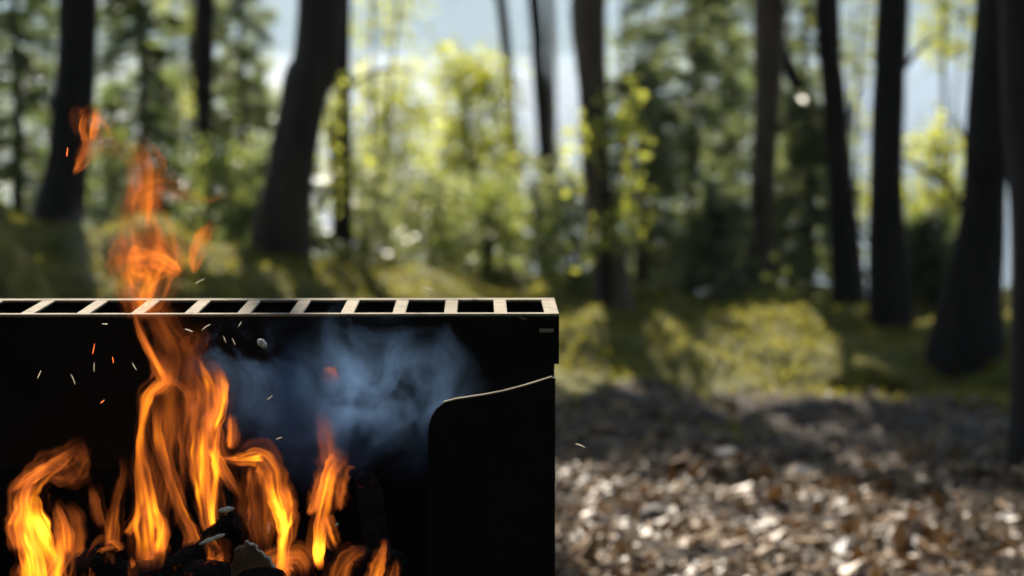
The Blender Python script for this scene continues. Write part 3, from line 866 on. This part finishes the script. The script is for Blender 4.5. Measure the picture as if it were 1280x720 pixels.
flake('ash_flake', 'long grey ash strip on the sloping log', 265, 674, 2.79, 34, 6, 0.35, M['ash'], 'ash', GA)
flake('ash_flake', 'tiny white ash speck right of the last tall flame', 421, 656, 2.80, 5, 4, 0.9, M['ash'], 'ash', GA)
flake('ash_flake', 'short vertical pale ash streak beside the bark slab', 336, 660, 2.80, 16, 4, 1.5, M['ash'], 'ash', GA)
GF = 'sparks and ash flecks flying over the fire'
flake('ash_fleck', 'largest pale ash fleck in the air before the back wall', 328, 429, 2.80, 14, 10, -0.7, M['ash'], 'ash fleck', GF)
for (lab, u, v, L, a, mm) in [
    ('left of the two short pale streaks by the big fleck', 281, 424, 11, -1.2, 'p'),
    ('right of the two short pale streaks by the big fleck', 292, 427, 11, -1.2, 'p'),
    ('flat pale streak just under the rim above the tall flame', 236, 413, 11, -0.35, 'p'),
    ('rising thin streak beside the flat one under the rim', 258, 409, 12, 0.6, 'p'),
    ('tiny pale dash touching the rim at the left', 131, 405, 7, 0.0, 'p'),
    ('red spark high on the left of the tall flame', 117, 436, 13, 1.4, 'r'),
    ('pale streak below the high red spark', 118, 459, 16, 1.5, 'p'),
    ('slanting pale streak left of the tall flame', 91, 474, 13, -1.1, 'p'),
    ('small red spark between the left streaks', 141, 450, 8, -1.4, 'r'),
    ('short grey streak close to the tall flame', 168, 458, 10, -1.1, 'p'),
    ('red spark low above the left flame', 128, 502, 8, 0.7, 'r'),
    ('faint slanted streak at the far left over the dark wall', 49, 468, 14, 1.1, 'p'),
    ('white tick in the smoke under the big fleck', 337, 497, 11, 0.7, 'p'),
    ('white tick lower in the smoke by the right flame', 349, 548, 12, 0.3, 'p'),
    ('small upright streak right of the tall flame top', 300, 405, 8, 1.0, 'p'),
    ('thin curl floating just above the rim', 250, 352, 16, 0.5, 'p'),
    ('pale dash over the rim near its middle', 535, 361, 16, -0.25, 'p'),
    ('small pale dash against the leaves right of the wing', 725, 557, 14, -0.4, 'p'),
    ('thin red thread above the tip of the upper wisps', 84, 190, 12, 1.5, 'r'),
]:
    flake('spark', ('red glowing spark: ' if mm == 'r' else 'pale flying fleck: ')+lab, u, v, 2.82+rng.uniform(-0.02, 0.06), L*rng.uniform(0.7, 1.2), rng.uniform(0.7, 1.5), a, M['ember'] if mm == 'r' else M['ember_pale'], 'spark', GF)

# ------------------------------------------------------------------ flames
def flame(label, tongues, Y=2.84):
    """tongues: (list of (u, v, r_px), glow) - each a closed flattened body along a curved spine"""
    V = []; Fc = []; G = []; K = []
    n0 = 0
    layers = []
    for pts, glow in tongues:
        Yt = Y+rng.uniform(-0.03, 0.03)
        layers.append((pts, glow*0.64, Yt, 1.05, 0.16))
        layers.append(([(u+rng.normal(0, r*0.2), v-r*0.3, r*(1.7 if r < 20 else 1.2)) for u, v, r in pts], glow*0.12, Yt+rng.uniform(-0.012, 0.012), 1.0, 0.16))
        if glow > 0.45 and max(p[2] for p in pts) > 7:
            for k in range(2):
                sg = rng.uniform(-0.75, 0.75)
                a0, a1 = sorted(rng.choice(len(pts), 2, replace=False)) if len(pts) > 3 else (0, len(pts)-1)
                sub = pts[a0:a1+1] if a1-a0 >= 2 else pts
                layers.append(([(u+sg*r*rng.uniform(0.5, 1), v, max(r*0.42, 1.0)) for u, v, r in sub], glow*0.5, Yt-rng.uniform(0.002, 0.012), 1.0, 0.1))
    for pts, glow, Yt, rs, wob in layers:
        rows = []
        for (u, v, r) in pts:
            p = at(u, v, Yt); rows.append((p.x, Yt, p.z, px(r, Yt)))
        n = 10+8*len(pts)
        A = spline(np.array(rows), n)
        L = np.concatenate([[0], np.cumsum(np.linalg.norm(np.diff(A[:, :3], axis=0), axis=1))])
        ph = rng.uniform(0, 6.28, 5)
        A[:, 1] += 0.008*np.sin(L*28+ph[0])
        rad = np.maximum(A[:, 3], 0.0006)*rs*(1+0.06*np.sin(L*60+ph[1])+0.04*np.sin(L*130+ph[2]))
        s = L/L[-1]
        
        v_, f_, th_, _ = tube_np(A[:, :3], rad, 20, wob, 0.5)
        # round both ends to nothing
        V.append(v_); Fc += [[i+n0 for i in f] for f in f_]; n0 += len(v_)
        fade = np.clip(s/0.14, 0, 1)*np.clip((1-s)/0.34, 0, 1)
        fade = fade*fade*(3-2*fade)
        pat = 0.8+0.35*np.sin(L*rng.uniform(25, 60)+ph[4])
        G.append(np.repeat(glow*fade*np.clip(1.35-0.75*s, 0.5, 1.4)*pat, 20))
        sd_ = rng.uniform(0, 40, 3)
        rw = np.repeat(rad, 20); Ls = np.repeat(L, 20)
        K.append(np.stack([np.cos(th_)*rw*62+sd_[0], np.sin(th_)*rw*62+sd_[1], Ls*5+sd_[2]], -1))
    V = np.concatenate(V)
    c = V.mean(0); c[2] = V[:, 2].min()
    o = mesh_obj('flame', V-c, Fc, M['flame'], attrs={'glow': np.concatenate(G)}, vattrs={'streak': np.concatenate(K)})
    o.location = tuple(c)
    return tag(o, label, 'flame', 'flames over the firewood')

flame('broad left flame with a thin tip sweeping to the right', [
    ([(58, 745, 30), (50, 700, 28), (38, 660, 22), (36, 618, 15), (52, 593, 13), (78, 573, 9), (102, 552, 3)], 1.25),
    ([(50, 745, 10), (46, 700, 8), (40, 660, 6), (32, 625, 5), (40, 600, 4)], 1.2),
    ([(72, 745, 26), (82, 695, 15), (80, 660, 14), (73, 634, 8), (70, 622, 2)], 1.2),
    ([(60, 583, 8), (38, 598, 7), (18, 612, 4), (6, 618, 1.5)], 0.8),
    ([(58, 592, 8), (82, 592, 18), (98, 578, 14), (104, 545, 4)], 0.30),
    ([(22, 690, 8), (16, 660, 9), (22, 640, 6), (34, 620, 5)], 0.7)])
flame('thin dim red flame strand between the left flame and the tall flame', [
    ([(138, 690, 9), (140, 650, 8), (147, 615, 6), (155, 590, 5), (152, 565, 2)], 0.42),
    ([(128, 660, 6), (118, 620, 7), (115, 600, 3)], 0.16),
    ([(158, 668, 6), (172, 648, 6), (182, 632, 4)], 0.35)])
flame('short bright flame with a flat top at the bottom left of the logs', [
    ([(118, 745, 10), (124, 705, 11), (132, 688, 10), (150, 683, 6), (156, 680, 2)], 1.3)])
flame('tall flame with a long twisting strand crossing the slotted rim', [
    ([(190, 715, 14), (186, 660, 20), (180, 610, 12), (175, 565, 7), (180, 520, 6), (188, 492, 8), (206, 476, 10), (196, 455, 9), (181, 428, 6), (171, 404, 5), (166, 380, 4), (168, 350, 3)], 0.72),
    ([(200, 660, 22), (212, 570, 26), (216, 500, 26), (222, 450, 24), (205, 412, 18), (185, 375, 12), (180, 345, 8)], 0.20),
    ([(190, 490, 4), (206, 478, 5), (225, 483, 4), (240, 505, 4)], 0.5),
    ([(238, 745, 14), (243, 692, 10), (240, 668, 7), (228, 645, 6), (215, 612, 6), (204, 575, 7), (197, 530, 7), (200, 488, 4)], 0.85),
    ([(196, 695, 9), (202, 665, 9), (190, 640, 10), (192, 610, 6)], 0.7)])
flame('wide orange flame forking right of the tall twisting one', [
    ([(272, 690, 6), (262, 645, 11), (257, 600, 17), (255, 560, 21), (258, 520, 20), (256, 490, 17), (246, 460, 12), (243, 440, 7), (240, 420, 2)], 1.0),
    ([(262, 540, 10), (274, 505, 11), (273, 472, 9), (266, 450, 4)], 0.8),
    ([(262, 560, 8), (278, 590, 8), (294, 614, 5), (300, 630, 2)], 0.7),
    ([(240, 600, 14), (235, 540, 14), (236, 500, 10)], 0.25),
    ([(230, 445, 14), (245, 425, 14), (238, 405, 8)], 0.13),
    ([(262, 720, 9), (268, 690, 10), (258, 668, 5)], 0.4)])
flame('small detached flame puff right of the forking flame', [([(288, 562, 5), (292, 546, 9), (289, 526, 6), (287, 515, 2)], 0.75)])
flame('bright hooked flame curling over the burnt hollow log', [
    ([(352, 735, 8), (353, 690, 8), (356, 662, 9), (350, 636, 12), (343, 612, 11), (340, 588, 14), (324, 572, 13), (300, 575, 9), (280, 574, 4), (270, 568, 1)], 1.35),
    ([(352, 672, 5), (358, 648, 8), (358, 625, 9), (350, 600, 4)], 1.0),
    ([(322, 580, 14), (326, 620, 17), (328, 660, 15), (330, 700, 8)], 0.28),
    ([(340, 725, 10), (352, 704, 12), (372, 702, 14), (380, 725, 10)], 1.05)])
flame('knobbed flame standing alone on the right with a red wisp over it', [
    ([(402, 712, 4), (398, 690, 8), (402, 650, 9), (408, 620, 11), (414, 594, 14), (424, 577, 15), (430, 564, 9), (432, 556, 3)], 1.25),
    ([(386, 644, 3), (395, 628, 8), (402, 606, 9), (406, 585, 6)], 0.8),
    ([(404, 645, 5), (411, 668, 7), (418, 684, 6), (420, 690, 2)], 1.2),
    ([(422, 640, 6), (424, 615, 8), (426, 590, 6)], 0.5),
    ([(412, 582, 10), (408, 550, 11), (404, 530, 10), (400, 510, 5)], 0.22)])
flame('faint red blot of flame high in the smoke', [([(402, 462, 4), (411, 467, 10), (420, 474, 6), (424, 480, 2)], 0.30)])
flame('small pointed flame at the right end of the fire', [([(462, 740, 8), (472, 710, 9), (478, 690, 6), (481, 672, 2)], 0.85)])
flame('tiny flame at the far right end of the fire bed', [([(488, 740, 6), (493, 718, 6), (495, 704, 3), (492, 696, 1)], 0.6)])
flame('low red glow flame behind the right logs', [([(415, 740, 10), (432, 700, 12), (450, 690, 8), (458, 680, 3)], 0.28)])
flame('little tooth shaped flame under the twisting strand', [([(184, 720, 4), (187, 705, 7), (190, 692, 5), (193, 684, 1.5)], 1.2)])
flame('bright small flame at the bottom beside the bark slab', [([(256, 745, 12), (258, 715, 9), (255, 704, 5), (254, 698, 1.5)], 1.35), ([(270, 725, 9), (272, 700, 8), (280, 684, 3)], 0.45)])
flame('thin spike of flame before the black log', [([(172, 740, 5), (167, 712, 4), (163, 695, 2)], 0.9)])
# wisps above the rim
flame('wide pale wisp of flame floating just above the rim', [
    ([(178, 405, 8), (176, 370, 14), (176, 340, 34), (182, 322, 42), (190, 300, 34), (182, 270, 28), (176, 235, 16)], 0.42),
    ([(168, 400, 6), (160, 352, 18), (158, 325, 24), (160, 296, 14), (163, 262, 4)], 0.34),
    ([(188, 402, 6), (200, 352, 18), (208, 328, 22), (204, 300, 16), (196, 268, 6)], 0.34),
    ([(226, 345, 5), (212, 333, 14), (192, 322, 17), (170, 322, 17), (146, 330, 8)], 0.6),
    ([(163, 322, 3), (161, 296, 6), (162, 272, 4), (164, 258, 2)], 0.5)], Y=2.88)
flame('upper trailing wisp with a thin tail pointing right', [
    ([(180, 290, 12), (182, 245, 22), (184, 208, 22), (168, 190, 17), (146, 188, 11), (122, 186, 6)], 0.28),
    ([(165, 262, 10), (176, 225, 14), (176, 195, 10), (166, 176, 5)], 0.24),
    ([(150, 292, 6), (160, 250, 10), (170, 222, 8)], 0.18),
    ([(168, 252, 9), (196, 238, 15), (228, 241, 11), (260, 249, 5), (292, 240, 1)], 0.28)], Y=2.88)
flame('topmost orange lick of flame before the far left trunk', [
    ([(92, 220, 2), (104, 200, 8), (112, 178, 10), (110, 158, 14), (113, 140, 12), (115, 128, 4)], 0.48),
    ([(106, 146, 6), (124, 158, 9), (136, 174, 7), (142, 188, 2)], 0.35),
    ([(108, 200, 8), (125, 188, 10), (145, 190, 10), (165, 195, 6)], 0.16)], Y=2.88)
flame('small slanted flame right of the wide wisp above the rim', [([(242, 344, 3), (245, 322, 10), (254, 298, 11), (264, 280, 6), (268, 268, 1)], 0.5)], Y=2.88)

# ------------------------------------------------------------------ smoke
def smoke(label, u, v, hw, hv, Y, ry, mat, name='smoke'):
    c = at(u, v, Y)
    nu, nv = 24, 14
    V = []; Fc = []
    for i in range(nv+1):
        ph = math.pi*i/nv
        for j in range(nu):
            th = 2*math.pi*j/nu
            V.append((math.sin(ph)*math.cos(th)*px(hw, Y), math.sin(ph)*math.sin(th)*ry, math.cos(ph)*px(hv, Y)))
    for i in range(nv):
        for j in range(nu):
            Fc.append([i*nu+j, (i+1)*nu+j, (i+1)*nu+(j+1) % nu, i*nu+(j+1) % nu])
    o = mesh_obj(name, V, Fc, mat); o.location = c
    return tag(o, label, 'smoke', kind='stuff')
sm = smoke_mat('smoke_blue', 8.5, 11.0, (0.34, 0.57, 0.95), 0.45, 0.66)
sm.cycles.volume_step_rate = 0.35
smoke('blue smoke drifting before the black back wall', 412, 500, 215, 150, 2.88, 0.10, sm)
sm2 = smoke_mat('smoke_thin', 0.5, 18.0, (0.6, 0.75, 0.95), 0.45, 0.75)
sm2.cycles.volume_step_rate = 0.35
smoke('thin smoke threads rising left of the wisps above the rim', 125, 290, 70, 120, 2.9, 0.09, sm2)
